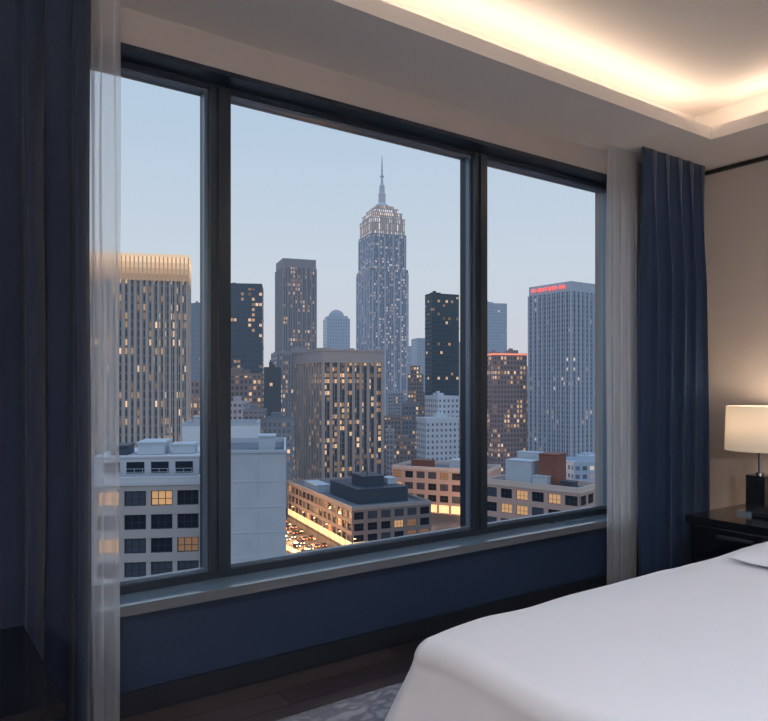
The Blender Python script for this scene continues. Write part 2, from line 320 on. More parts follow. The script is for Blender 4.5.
b=MB(); b.box(-1.33,1.3,-1.3,1.3,0,.012); mobj('area_rug',b,rm,label='pale grey patterned rug partly under the bed',cat='rug',loc=(2.43,1.06,.0005),bevel=.004)

# ------------------------------------------------------------------ bed
BX0,BX1,BY0,BY1,BT=1.275,4.30,-.50,1.61,.53
m_white=mat('white_cotton',L(243,243,247),.8,var=.02,scale=3,sheen=.15)
bed=empty('bed',((BX0+BX1)/2,(BY0+BY1)/2,.0125),label='wide hotel bed made up in white linen',cat='bed')
hx,hy=(BX1-BX0)/2,(BY1-BY0)/2
b=MB(); b.box(-hx+.08,hx,-hy+.08,hy-.08,.06,.24)
mobj('bed_base',b,m_base,parent=bed,bevel=.01,label='dark upholstered bed base')
for sx in (-hx+.16,hx-.1):
    for sy in (-hy+.16,hy-.16):
        b=MB(); b.lathe([(.025,0),(.032,.06)],sx,sy,n=16); mobj('leg',b,m_base,parent=bed)
b=MB(); b.box(-hx+.05,hx,-hy+.05,hy-.05,.24,BT-.06); mobj('mattress',b,m_white,parent=bed,bevel=.05)
b=MB(); b.box(hx+.01,hx+.13,-hy-.1,hy+.02,.05,1.15); mobj('headboard',b,mat('grey_upholstery',L(80,78,84),.9,bump=.2),parent=bed,bevel=.03,label='grey upholstered headboard')
# duvet cloth
mb=MB(); r=.06; hang=.39; ix0,ix1,iy0,iy1=BX0+r-.03,3.35,BY0+r-.03,BY1-r+.03
nx_,ny_=260,230; ax0,ax1=ix0-hang,ix1; ay0,ay1=iy0-hang,iy1+hang
cx_,cy_=(BX0+BX1)/2,(BY0+BY1)/2
def crease(a,c):  # faint soft pull-lines in the cloth
    t=0
    for k,(dx,dy,f) in enumerate(((.8,.6,3.1),(.35,-.94,2.3),(.96,.28,4.2))):
        s=a*dx+c*dy; q_=-a*dy+c*dx
        v=noise.noise(Vector((s*.7,q_*f,k*7.3))); t+=max(0,1-abs(v)*7)*(.5+.5*noise.noise(Vector((a*1.3,c*1.3,k))))
    return t
for i in range(nx_+1):
    a=ax0+(ax1-ax0)*i/nx_
    for j in range(ny_+1):
        c=ay0+(ay1-ay0)*j/ny_
        px,py=max(ix0,min(ix1,a)),max(iy0,min(iy1,c)); ex,ey=a-px,c-py; d=math.hypot(ex,ey)
        q=Vector((a*1.1,c*1.1,0))
        puff=.011*noise.noise(q*1.3)+.004*noise.noise(q*4)+.0028*crease(a,c)
        edx,edy=max(0,.25-(px-ix0)),max(0,.25-min(py-iy0,iy1-py)); sag=-.016*((edx/.25)**2+(edy/.25)**2)
        if d<1e-6:
            mb.v.append((px,py,BT+.006+puff+sag)); continue
        nxv,nyv=ex/d,ey/d
        corner=min(abs(nxv),abs(nyv))*1.41
        dm=min(d,hang*(1+.18*corner)); zt=BT+.006+sag
        if dm<r*math.pi/2: ho=r*math.sin(dm/r); zz=zt-r*(1-math.cos(dm/r))
        else:
            k=dm-r*math.pi/2; kk=k/(hang-r*math.pi/2)
            ho=r+k*(.13+.12*corner)+.05*kk**1.4*(1+.3*corner); zz=zt-r-k*.95
            t=(c if abs(nxv)>abs(nyv) else a)*9; ho+=.024*kk*math.sin(t+2*noise.noise(Vector((t*.3,0,0))))*(1-.3*corner)
        mb.v.append((px+nxv*ho,py+nyv*ho,max(.03,zz+puff)))
for i in range(nx_):
    for j in range(ny_):
        a=i*(ny_+1)+j; mb.f.append((a,a+ny_+1,a+ny_+2,a+1)); mb.m.append(0); mb.uv.append([(0,0)]*4)
mb.v=[(x-cx_,y-cy_,z) for x,y,z in mb.v]
o=mobj('duvet',mb,m_white,smooth=True,label='smooth white duvet draped over the bed',cat='duvet',loc=(cx_,cy_,0.01))
s=o.modifiers.new('solid','SOLIDIFY'); s.thickness=.018; s.offset=0
# pillows
def pillow(x,y,z,lx,ly,h,tilt,label):
    mb=MB(); n=40
    for i in range(n+1):
        for j in range(n+1):
            u_,v_=-1+2*i/n,-1+2*j/n
            th=max(0,(1-abs(u_)**2.2))**.6*max(0,(1-abs(v_)**2.6))**.5
            pin=1-.06*(u_*u_*v_*v_); mb.v.append((u_*lx/2*(1-.05*v_*v_)*pin,v_*ly/2*(1-.05*u_*u_)*pin,h/2*th+.006*noise.noise(Vector((u_*3+x,v_*3+y,0)))))
    k=(n+1)**2
    for i in range(n+1):
        for j in range(n+1):
            p=mb.v[i*(n+1)+j]; mb.v.append((p[0],p[1],-abs(p[2])*.2-.001))
    for i in range(n):
        for j in range(n):
            a=i*(n+1)+j; mb.f.append((a,a+n+1,a+n+2,a+1)); mb.m.append(0); mb.uv.append([(0,0)]*4)
            mb.f.append((k+a,k+a+1,k+a+n+2,k+a+n+1)); mb.m.append(0); mb.uv.append([(0,0)]*4)
    o=mobj('pillow',mb,m_white,smooth=True,label=label,cat='pillow',group='bed pillows'); o.location=(x,y,z); o.rotation_euler=(0,tilt,0)
pillow(3.03,1.17,BT+.040,.64,.72,.095,0,'soft white pillow lying flat on the duvet')
pillow(3.03,.12,BT+.040,.64,.72,.095,0,'soft white pillow lying flat on the duvet')

# cool ceiling fill lights, added out of view to brighten bed and room
def added_ceiling_fill(x,y,e):
    b=MB(); b.lathe([(.055,HU-.012),(.055,HU-.001)],n=28); mobj('added_ceiling_fill',b,mat('ceiling_fill_lens',(.9,.9,1,1),.5,emit=(.85,.9,1,1),es=2),label='round recessed ceiling downlight',cat='light',loc=(x,y,0),group='added ceiling fill lights')
    l=bpy.data.lights.new('ceiling_fill_beam','SPOT'); l.energy=e; l.color=(.66,.80,1); l.spot_size=math.radians(155); l.spot_blend=1; l.shadow_soft_size=.12
    o=link(bpy.data.objects.new('ceiling_fill_beam',l)); o.location=(x,y,HU-.03)
added_ceiling_fill(1.2,-.1,88); added_ceiling_fill(3.0,-.1,92); added_ceiling_fill(-.5,-.3,95)

# ------------------------------------------------------------------ CITY
GZ=-60.0
m_asph=mat('asphalt',L(62,62,70),.7,var=.2,scale=.05)
b=MB(); b.box(-2500,2500,-300,3500,-2,0); mobj('ground',b,m_asph,label='city streets far below the window',kind='structure',loc=(0,0,GZ))
m_roof=mat('grey_roofing',L(112,118,128),.9,var=.2,scale=.2)

def place(u0,uc,u1,t,a,d=None,w=None):
    a=math.radians(a); sc=S(uc); Xc=sc*t
    if w is None: s1=S(u1); w=(s1*t-Xc)/(math.cos(a)-s1*math.sin(a))
    if d is None: s0=S(u0); d=(Xc-s0*t)/(math.sin(a)+s0*math.cos(a))
    x,y=W(Xc,t); return (x,y,GZ),a-YAW,abs(w),abs(d)
def root(name,pl,label,cat='building',group=None):
    return empty(name,pl[0],pl[1],label=label,cat=cat,group=group)
def parapet(mb,w,d,z,h=1.2,t=.5,m=0):
    mb.box(0,w,0,t,z,z+h,m); mb.box(0,w,d-t,d,z,z+h,m); mb.box(0,t,t,d-t,z,z+h,m); mb.box(w-t,w,t,d-t,z,z+h,m)

def tower(name,label,pl,vtop,t,fac,trim,ribs=0,ribw=.5,ribd=.6,units=2,parh=1.5,bands=0,mast=False):
    (loc,rz,w,d)=pl; h=Z(vtop,t)-GZ; R=root(name,pl,label)
    mb=MB(); mb.box(0,w,0,d,0,h-parh,0,top=1)
    if ribs:
        n=max(1,round(w/ribs)); 
        for i in range(n+1):
            x=w*i/n; mb.box(x-ribw/2,x+ribw/2,-ribd,0,0,h-parh,1)
        n=max(1,round(d/ribs))
        for i in range(n+1):
            y=d*i/n; mb.box(-ribd,0,y-ribw/2,y+ribw/2,0,h-parh,1)
    if bands:
        z=h-parh-bands
        while z>h*.25: mb.box(-.25,w+.25,-.25,d+.25,z,z+.6,1); z-=bands
    mobj('tower_body',mb,[fac,trim],parent=R)
    mb=MB(); parapet(mb,w+ribd*0,d,h-parh,parh,.6); mobj('parapet',mb,trim,parent=R)
    rng=random.Random(int(w*100+h*7))
    for k in range(units):
        uw,ud,uh=w*rng.uniform(.2,.4),d*rng.uniform(.25,.4),rng.uniform(2.5,5)
        x=rng.uniform(.08,.9)*(w-uw); y=rng.uniform(.15,.85)*(d-ud)
        mb=MB(); mb.box(x,x+uw,y,y+ud,h-parh,h-parh+uh); mb.box(x+uw*.2,x+uw*.5,y+ud*.2,y+ud*.6,h-parh+uh,h-parh+uh+1.2)
        mobj('rooftop_unit',mb,trim,parent=R)
    if mast:
        mb=MB(); mb.lathe([(.35,h-parh),(.12,h+14)],w*.5,d*.5,n=8); mobj('antenna',mb,trim,parent=R)
    return R,w,d,h

# --- left tower with glowing crown
f=facade('fac_ribbed_beige',L(176,164,154),L(56,56,64),1.0,3.1,.62,.70,.40,es=.85,haze=.08,seed=1,clump=.4,sp_col=L(126,116,112))
tr1=hmat('beige_stone',L(192,180,170),.08)
pl=place(88,187,None,250,103,w=22)
R,w_,d_,h_=tower('skyscraper','beige ribbed office tower with a glowing golden crown',pl,256,250,f,tr1,ribs=2.0,ribw=.8,ribd=.5,units=0,parh=.6)
def glow(nm,es_,c=(1,.72,.46)): return mat(nm,L(214,180,150),.7,emit=(*c,1),es=es_,var=.1,scale=.4)
mb=MB(); zs=[h_-9.0,h_-6.8,h_-4.8,h_-2.8,h_-.8]
for k in range(4): mb.box(-.54,w_+.3,-.54,d_+.3,zs[k],zs[k+1],k,top=4)  # uplight fade painted as emission, stronger band by band towards the top
mb.box(-.9,w_+.5,-.9,d_+.5,h_-.8,h_+.2,4)
n=24
for i in range(n+1):
    y=-.5+(d_+.7)*i/n; mb.box(-.85,-.54,y-.22,y+.22,h_-9.4,h_-.8,5)
mobj('crown',mb,[glow('crown_glow_faint',.12,(1,.62,.38)),glow('crown_glow_low',.28,(1,.64,.38)),glow('crown_glow_mid',.48,(1,.68,.42)),glow('crown_glow_high',.72),glow('pale_cornice_glow',.55,(1,.76,.52)),glow('crown_fin_glow',.14,(1,.66,.42))],parent=R,label='glowing golden crown band')

# --- slim dark tower
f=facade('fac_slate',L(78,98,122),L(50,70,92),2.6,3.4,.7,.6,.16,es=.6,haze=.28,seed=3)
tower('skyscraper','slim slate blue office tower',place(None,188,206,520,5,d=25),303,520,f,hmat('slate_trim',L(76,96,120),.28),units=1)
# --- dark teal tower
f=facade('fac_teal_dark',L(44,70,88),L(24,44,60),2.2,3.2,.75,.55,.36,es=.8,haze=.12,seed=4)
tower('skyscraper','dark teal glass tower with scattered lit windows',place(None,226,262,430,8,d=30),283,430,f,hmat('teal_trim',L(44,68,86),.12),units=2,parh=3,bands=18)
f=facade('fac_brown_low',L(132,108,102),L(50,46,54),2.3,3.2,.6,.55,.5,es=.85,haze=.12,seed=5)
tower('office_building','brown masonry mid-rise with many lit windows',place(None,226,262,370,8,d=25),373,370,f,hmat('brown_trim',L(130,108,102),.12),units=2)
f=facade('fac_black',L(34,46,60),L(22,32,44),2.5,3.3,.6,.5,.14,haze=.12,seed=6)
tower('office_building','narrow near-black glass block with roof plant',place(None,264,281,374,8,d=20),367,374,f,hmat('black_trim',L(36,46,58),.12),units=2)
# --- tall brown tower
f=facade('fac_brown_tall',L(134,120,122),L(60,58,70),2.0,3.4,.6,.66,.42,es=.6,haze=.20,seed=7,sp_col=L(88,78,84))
tb=hmat('brown_tall_trim',L(142,130,132),.20)
tower('skyscraper','tall brown grey tower with a dark flat cap',place(276,283,316,560,20),258,560,f,tb,ribs=4,ribw=1,ribd=.8,units=1,parh=7)
tower('office_building','stepped brown masonry block beneath the tall tower',place(270,277,324,500,18,d=28),352,500,f,tb,units=2)
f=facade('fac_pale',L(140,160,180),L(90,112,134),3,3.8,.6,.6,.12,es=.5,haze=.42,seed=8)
# --- rounded small tower
pl=place(None,327,350,800,15,d=26); R=root('skyscraper',pl,'pale blue distant tower with rounded stepped top'); h=Z(318,800)-GZ; w_,d_=pl[2],pl[3]
mb=MB(); mb.box(0,w_,0,d_,0,h,0,top=1); mobj('tower_body',mb,[f,hmat('pale_trim',L(130,148,168),.42)],parent=R)
mb=MB(); mb.box(2,w_-2,2,d_-2,h,h+3); mb.lathe([(9,h+3),(8.5,h+6),(6,h+9),(2,h+11)],w_/2,d_/2,n=20); mobj('crown',mb,hmat('pale_trim2',L(140,158,175),.42),parent=R)

# --- landmark tower
T0=850; f=facade('fac_landmark',L(160,166,182),L(58,72,96),2.2,3.4,.66,.62,.46,litcol=(1,.74,.46),es=.52,haze=.22,seed=9,clump=.35,sp_col=L(104,112,132))
lt=hmat('landmark_stone',L(184,188,202),.22)
crn=facade('landmark_crown',L(196,180,170),L(120,110,110),2.6,9,.5,.85,1.6,litcol=(1,.76,.5),es=.75,haze=.18,seed=10,clump=0)
x,y=W(S(382)*T0,T0); R=empty('skyscraper',(x,y,GZ),math.radians(22)-YAW,label='tallest stepped tower with lit crown and needle spire',cat='building')
zz=lambda v: Z(v,T0)-GZ
mb=MB()
def cbox(mb,s,z0,z1,m=0,t=1): mb.box(-s/2,s/2,-s/2,s/2,z0,z1,m,top=t)
cbox(mb,60,0,zz(425)); cbox(mb,48,zz(425),zz(272)); cbox(mb,44.5,zz(272),zz(238))
for sgn in (-1,1):
    for c_ in (-22,-14,-6,6,14,22):
        mb.box(c_-.9,c_+.9,sgn*25.2,sgn*22,0,zz(275),1); mb.box(sgn*25.2,sgn*22,c_-.9,c_+.9,0,zz(275),1)
        k_=c_*.92; mb.box(k_-.8,k_+.8,sgn*23,sgn*21,zz(272),zz(240),1); mb.box(sgn*23,sgn*21,k_-.8,k_+.8,zz(272),zz(240),1)
mobj('tower_body',mb,[f,lt],parent=R)
mb=MB(); cbox(mb,42,zz(238),zz(222)); cbox(mb,37,zz(222),zz(216)); cbox(mb,30,zz(216),zz(211)); cbox(mb,22,zz(211),zz(208)); mb.box(-22.2,22.2,-22.2,22.2,zz(238.8),zz(237.6),1); mb.box(-21.4,21.4,-21.4,21.4,zz(222.6),zz(221.8),1); mb.box(-19,19,-19,19,zz(216.5),zz(215.8),1)
mobj('crown',mb,[crn,lt],parent=R,label='warmly lit stepped crown')
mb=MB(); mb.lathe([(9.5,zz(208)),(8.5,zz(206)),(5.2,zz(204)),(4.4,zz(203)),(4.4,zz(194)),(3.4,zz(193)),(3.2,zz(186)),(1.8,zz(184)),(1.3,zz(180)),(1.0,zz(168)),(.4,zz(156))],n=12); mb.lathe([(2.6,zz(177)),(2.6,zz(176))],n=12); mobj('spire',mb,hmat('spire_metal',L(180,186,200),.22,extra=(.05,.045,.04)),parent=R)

# --- central ribbed tower
f=facade('fac_central',L(150,138,134),L(42,42,50),2.3,3.4,.84,.66,.5,es=.9,haze=.07,seed=11,clump=.45,sp_col=L(80,76,78))
tc_=hmat('concrete_tan',L(176,164,158),.08)
R,w_,d_,h_=tower('office_building','tan concrete tower with vertical ribs and lit windows',place(295,323,382,400,25),352,400,f,tc_,ribs=4.6,ribw=1.7,ribd=.9,units=3,parh=2)
mb=MB(); mb.box(-1.3,w_+.6,-1.3,d_+.6,h_-6,h_+.6); mb.box(-1.7,w_+1,-1.7,d_+1,h_+.6,h_+1.6); mobj('cornice',mb,hmat('pale_cornice',L(176,164,160),.08),parent=R)
# --- dark teal right-centre
f=facade('fac_teal2',L(34,60,74),L(20,44,56),2.3,3.2,.8,.6,.26,es=.7,haze=.09,seed=12)
tower('skyscraper','very dark teal glass tower with sparse lights',place(425,432,459,520,25),293,520,f,hmat('teal2',L(32,56,70),.09),units=1,parh=2,bands=24)
# far ones
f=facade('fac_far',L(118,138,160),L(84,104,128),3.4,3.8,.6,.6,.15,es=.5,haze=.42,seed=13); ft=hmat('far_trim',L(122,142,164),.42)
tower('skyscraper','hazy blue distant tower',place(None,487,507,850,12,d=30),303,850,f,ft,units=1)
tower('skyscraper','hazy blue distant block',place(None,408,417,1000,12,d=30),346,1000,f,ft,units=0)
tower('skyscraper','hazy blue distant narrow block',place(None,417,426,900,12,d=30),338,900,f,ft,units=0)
# --- brown tower with red lit edge
f=facade('fac_redbrown',L(156,122,116),L(60,54,62),2.3,3.2,.55,.6,.4,es=.8,haze=.12,seed=14)
R,w_,d_,h_=tower('office_building','reddish brown tower with a glowing red roof edge',place(487,494,527,460,15,d=26),353,460,f,hmat('redbrown_trim',L(164,134,128),.12),units=2)
mb=MB(); mb.box(-.5,w_+.5,-.6,-.2,h_-1.2,h_-.2); mb.box(-.6,-.2,-.5,d_,h_-1.2,h_-.2); mobj('roof_edge_light',mb,mat('red_neon',(1,.25,.15,1),.5,emit=(1,.32,.2,1),es=.85),parent=R,label='glowing red roof edge')
# --- big right tower with red sign
f=facade('fac_grid_grey',L(176,184,196),L(62,76,96),2.0,3.0,.66,.62,.16,litcol=(1,.75,.45),es=.6,haze=.12,seed=15,clump=.2,sp_col=L(120,130,146))
gt=hmat('grid_trim',L(188,194,204),.12)
R,w_,d_,h_=tower('skyscraper','pale grey grid tower with red rooftop lettering',place(529,571,610,430,35),281,430,f,gt,ribs=4.0,ribw=.9,ribd=.7,units=1,parh=6)
m_rs=mat('red_sign',(1,.1,.08,1),.5,emit=(1,.16,.14,1),es=1.0)
sgn_=empty('roof_sign',(0,0,0),parent=R,label='row of small red illuminated letters'); n=10; y=d_-3; stp=(d_-6)/n
for k in range(n):
    hgt=2.4; ya,yb=y-stp*.55,y; zb_=h_-4.2; xx=(-.8,-.5); mb=MB(); th=.45
    mb.box(*xx,yb-th,yb,zb_,zb_+hgt)
    if k%3!=1: mb.box(*xx,ya,ya+th,zb_,zb_+hgt)
    if k%2==0: mb.box(*xx,ya,yb,zb_+hgt-th,zb_+hgt)
    if k%4!=3 or k%3==1: mb.box(*xx,ya,yb,zb_+hgt*.4,zb_+hgt*.4+th)
    mobj('sign_letter',mb,m_rs,parent=sgn_)
    y-=stp

# --- white stepped block
f=facade('fac_white',L(206,208,216),L(90,98,114),2.8,3.3,.42,.48,.10,haze=.10,seed=16)
wt=hmat('white_trim',L(208,212,220),.10)
tower('office_building','white stepped apartment block',place(421,426,459,400,20,d=14),418,400,f,wt,units=1)
tower('office_building','white upper setback apartment block',place(434,438,459,420,20,d=20),396,420,f,wt,units=1)

# --- low-rise buildings with individual windows
def win_mesh(name,w,h,panes,m_fr,m_gl,two=True):
    mb=MB(); t=.12
    mb.box(-w/2,w/2,-.12,0,0,t,0); mb.box(-w/2,w/2,-.12,0,h-t,h,0); mb.box(-w/2,-w/2+t,-.12,0,t,h-t,0); mb.box(w/2-t,w/2,-.12,0,t,h-t,0)
    for k in range(1,panes):
        x=-w/2+w*k/panes; mb.box(x-.05,x+.05,-.1,0,t,h-t,0)
    if two: mb.box(-w/2+t,w/2-t,-.09,0,h*.45-.04,h*.45+.04,0)
    mb.quad([(-w/2+t,-.04,t),(w/2-t,-.04,t),(w/2-t,-.04,h-t),(-w/2+t,-.04,h-t)],1)
    return mb.mesh(name,[m_fr,m_gl])
m_wfr=mat('dark_window_frame',L(58,62,70),.5)
m_gd=mat('dark_glass',L(40,48,60),.12,var=.3,scale=.5)
m_gd2=mat('blind_glass',L(76,84,98),.3,var=.3,scale=.5)
m_glit=mat('lit_glass',L(200,140,90),.4,emit=(1,.58,.28,1),es=.42,var=.4,scale=1.5)
m_gdim=mat('dim_lit_glass',L(140,104,80),.4,emit=(1,.55,.28,1),es=.14,var=.4,scale=1.5)
def lowrise(name,label,pl,vtop,t,wallm,trimm,spx,fh,wx,wh,rows,xr=None,yr=None,panes=2,lit=.15,base=2.0,par=1.4,roofm=None):
    loc,rz,w,d=pl; h=Z(vtop,t)-GZ; R=root(name,pl,label)
    pr=.35; mb=MB(); mb.box(pr,w-pr,pr,d-pr,0,h-par,0,top=2)
    roof=h-par
    meshes=[win_mesh('window',wx,wh,panes,m_wfr,g) for g in (m_gd,m_gd2,m_glit,m_gdim)]
    rng=random.Random(int(w*10))
    def pick():
        q=rng.random(); return meshes[2] if q<lit else meshes[3] if q<lit*1.9 else meshes[1] if q<lit*1.9+.25 else meshes[0]
    def face(L_,axis,rg):
        n=max(1,round(L_/spx)); sp_=L_/n; pw=sp_-wx
        def fb(a0,a1,z0,z1,o=0):
            if axis=='x': mb.box(a0,a1,-o,pr,z0,z1,0)
            else: mb.box(-o,pr,a0,a1,z0,z1,0)
        for i in range(n+1):
            fb(max(0,sp_*i-pw/2),min(L_,sp_*i+pw/2),0,roof)
        ztop=roof-.9
        fb(0,L_,ztop,roof,.06)
        z=ztop
        for r_ in range(rows):
            zb=z-wh
            for i in range(n):
                c=sp_*(i+.5)
                if rg and not(rg[0]<=c<=rg[1]): continue
                o=link(bpy.data.objects.new('window',pick())); o.parent=R
                if axis=='x': o.location=(c,pr,zb)
                else: o.location=(pr,c,zb); o.rotation_euler=(0,0,-math.pi/2)
            fb(0,L_,zb-(fh-wh),zb,.06); z=zb-(fh-wh)
        fb(0,L_,0,z,.05)
    if xr!='none': face(w,'x',xr)
    else: mb.box(0,w,0,pr,0,roof)
    if yr!='none': face(d,'y',yr)
    else: mb.box(0,pr,0,d,0,roof)
    mobj('building_body',mb,[wallm,trimm,roofm or m_roof],parent=R)
    mb=MB(); parapet(mb,w,d,roof,par,.5); mb.box(-.25,w+.25,-.25,-.07,roof-.1,roof+.35); mb.box(-.25,-.07,0,d+.25,roof-.1,roof+.35); mobj('parapet',mb,trimm,parent=R)
    return R,w,d,h,roof
def unit(R,x0,x1,y0,y1,z0,z1,m,name='rooftop_unit',label=None,cap=True):
    mb=MB(); mb.box(x0,x1,y0,y1,z0,z1)
    if cap: mb.box(x0-.15,x1+.15,y0-.15,y1+.15,z1,z1+.25)
    return mobj(name,mb,m,parent=R,label=label)
m_cream=mat('cream_masonry',L(188,180,176),.85,var=.08,scale=.3)
m_creamt=mat('cream_trim',L(206,206,210),.8,var=.05,scale=.3)
m_white2=mat('white_render',L(196,200,206),.85,var=.14,scale=.35,bump=.3)
m_tan=mat('tan_masonry',L(142,130,126),.85,var=.1,scale=.3)
m_tant=mat('tan_trim',L(168,158,154),.8,var=.06,scale=.3)
m_pink=mat('pinkish_stone',L(200,170,158),.85,var=.08,scale=.3)
m_pinkt=mat('pink_trim',L(214,194,184),.8,var=.05,scale=.3)
m_brick=mat('brown_brick',L(140,92,80),.85,var=.15,scale=.5)
m_gunit=mat('pale_grey_metal',L(190,198,206),.6,var=.08,scale=.4)
m_dunit=mat('dark_grey_metal',L(62,74,86),.5,var=.1,scale=.4)
# A
pl=place(None,40,201,100,8,d=26)
R,w_,d_,h_,rf=lowrise('office_building','cream masonry office block with white rooftop terrace',pl,479,100,m_cream,m_creamt,3.6,3.45,3.05,2.2,5,xr=(8,40),yr='none',panes=3,lit=.09,par=1.1)
unit(R,6,21.5,5,20,rf,rf+3.4,m_creamt,name='penthouse',label='white rooftop penthouse')
unit(R,12,16,7,14,rf+3.7,rf+5.4,m_gunit); unit(R,8,10.5,7,12,rf+3.7,rf+4.9,m_dunit); unit(R,17,20.5,8,12,rf+3.7,rf+5,m_gunit)
mb=MB()
for k in range(13): mb.box(6.2+k*1.2,6.26+k*1.2,3.5,3.56,rf,rf+1.9)
for zt in (.9,1.4,1.9): mb.box(6.2,20.7,3.5,3.56,rf+zt-.03,rf+zt+.03)
mobj('railing',mb,m_gunit,parent=R)
mb=MB()
for k in range(4): mb.box(7.2+k*3.6,9.8+k*3.6,4.9,4.99,rf+1.1,rf+2.8)
mobj('window_band',mb,m_gd,parent=R,label='dark penthouse glazing')
# B
pl=place(None,201.5,286,98,8,d=24); R=root('warehouse_block',pl,'blank pale blue-white walled block with flat roof'); h=Z(453,98)-GZ; w_=pl[2]
mb=MB(); mb.box(0,w_,0,24,0,h-.6,0,top=1)
z=h-4.2
while z>h-26: mb.box(-.04,w_+.04,-.05,0,z,z+.12,0); z-=3.6
for k in range(1,3): mb.box(w_*k/3-.05,w_*k/3+.05,-.045,0,0,h-.7,0)
mobj('building_body',mb,[m_white2,m_roof],parent=R)
mb=MB(); parapet(mb,w_,24,h-.6,.9,.3); mb.box(-.15,w_+.15,-.15,0,h-.1,h+.3); mobj('parapet',mb,m_gunit,parent=R)
unit(R,7.5,10,10,14,h-.6,h+1.4,m_gunit)
# white block behind
m_wp=mat('white_panel',L(226,230,236),.7,var=.04,scale=.3)
pl=place(None,182,258,146,8,d=14); R=root('office_building',pl,'bright white windowless stair and plant block'); h=Z(424,146)-GZ; w_=pl[2]
mb=MB(); mb.box(0,w_,0,14,0,h-.5,0,top=1); mobj('building_body',mb,[m_wp,m_roof],parent=R)
mb=MB(); parapet(mb,w_,14,h-.5,.7,.3); mobj('parapet',mb,m_gunit,parent=R)
unit(R,2,4.5,3,7,h-.5,h+1.2,m_gunit)
# E
pl=place(288,352,431,256,25)
R,w_,d_,h_,rf=lowrise('office_building','low tan masonry building with dark roof penthouse beside the street',pl,507,256,m_tan,m_tant,5.2,4.2,3.9,2.8,3,panes=3,lit=.08,par=1.2)
unit(R,w_*.2,w_*.85,10,40,rf,rf+5.5,m_dunit,name='penthouse',label='dark glazed rooftop penthouse')
unit(R,w_*.35,w_*.62,16,28,rf+5.8,rf+9.5,m_dunit); unit(R,w_*.70,w_*.82,18,24,rf+5.8,rf+8,m_gunit); unit(R,2,8,44,60,rf,rf+3,m_gunit)
mb=MB(); mb.lathe([(.25,rf+9.5),(.08,rf+17)],w_*.45,20,n=8); mobj('antenna',mb,m_dunit,parent=R)
shopm=mat('shopfront_glow',(1,.7,.4,1),.5,emit=(1,.56,.25,1),es=1.1,var=.4,scale=.3)
mb=MB()
n=13
for k in range(n): mb.box(-.12,-.06,d_*(k+.06)/n,d_*(k+.94)/n,.6,3.2)
n=6
for k in range(n): mb.box(w_*(k+.06)/n,w_*(k+.94)/n,-.12,-.06,.6,3.2)
mobj('shopfront',mb,shopm,parent=R,label='warm lit shopfronts')
# D2
pl=place(392,487,None,320,65,w=24)
R,w_,d_,h_,rf=lowrise('office_building','pinkish stone building with warm lit shopfronts',pl,470,320,m_pink,m_pinkt,6.2,5.4,4.2,3.2,4,panes=2,lit=.2,par=1.5,xr='none')
unit(R,5,14,8,20,rf,rf+4.5,m_gunit); unit(R,6,12,30,40,rf,rf+3.5,m_brick)
mb=MB(); n=8
for k in range(n): mb.box(-.12,-.06,d_*(k+.1)/n,d_*(k+.9)/n,.6,4.2)
mobj('shopfront',mb,shopm,parent=R,label='warm lit shopfronts')
# D1
pl=place(484,580,None,200,50,w=15)
R,w_,d_,h_,rf=lowrise('office_building','pinkish stone low-rise with pale cornice and roof plant',pl,488,200,m_pink,m_pinkt,5.6,4.6,3.9,2.9,4,panes=3,lit=.2,par=1.6,yr=None)
unit(R,3,9,17,26,rf,rf+7.5,m_gunit,label='white rooftop plant housing'); unit(R,4,10,9,15,rf,rf+10,m_brick,label='brown brick stair tower'); unit(R,1.5,4,11,16,rf,rf+3.5,m_gunit); unit(R,2,5,3,7,rf,rf+2.6,m_dunit); unit(R,10.5,13.5,18,26,rf,rf+9.5,m_gunit)
# right end block
f=facade('fac_bluewhite',L(180,192,208),L(100,116,138),3.2,3.5,.6,.5,.3,litcol=(1,.8,.55),es=.8,haze=.05,seed=20)
tower('office_building','pale blue block with glowing roof lights',place(None,574,632,290,10,d=20),462,290,f,mat('bluewhite_trim',L(186,196,210),.8),units=2)

# --- filler blocks
ff=[facade('fac_fill%d'%i,c,g,2.3,3.3,.6,.55,lt_,es=.85,haze=hz,seed=30+i) for i,(c,g,lt_,hz) in enumerate([
 (L(116,116,128),L(52,58,72),.3,.12),(L(144,124,118),L(58,54,64),.42,.12),(L(92,106,124),L(46,58,74),.3,.16),(L(170,168,176),L(74,80,96),.2,.14)])]
ft_=[hmat('fill_trim%d'%i,c,.12) for i,c in enumerate([L(120,120,130),L(146,128,122),L(98,110,126),L(178,176,182)])]
fh_=[facade('fac_haze%d'%i,c,g,3.6,3.8,.6,.55,.2,es=.5,haze=hz,seed=40+i) for i,(c,g,hz) in enumerate([
 (L(100,114,136),L(70,84,106),.48),(L(120,124,142),L(84,92,112),.52),(L(92,108,128),L(64,80,102),.43)])]
fht=hmat('haze_trim',L(108,122,144),.48)
def filler(u0,u1,vt,t,fm,tm,label,group,rng,d=22):
    pl=place(None,u0,u1,t,0,d=d); loc,rz,w,d=pl; w-=.5; h=Z(vt,t)-GZ
    mb=MB(); mb.box(0,w,0,d,0,h,0,top=1); parapet(mb,w,d,h,1.2,.6,1)
    mb.box(w*.25,w*.6,d*.2,d*.6,h,h+3.5,1)
    if rng.random()<.35: mb.box(w*.15,w*.8,d*.15,d*.9,h,h+8,0,top=1)
    mobj('office_building',mb,[fm,tm],label=label,cat='building',group=group,loc=loc,rz=rz)
rng=random.Random(11); u=95; i_=0
lab=['grey office block with scattered lit windows','brown office block with many lit windows','slate blue office block with a few lights','pale masonry block with small windows']
while u<610:
    wd=rng.uniform(12,22); k=rng.randrange(4)
    filler(u,u+wd,rng.uniform(388,428),(620,660)[i_%2],ff[k],ft_[k],lab[k],'mid-distance city blocks',rng); u+=wd; i_+=1
u=100; i_=0
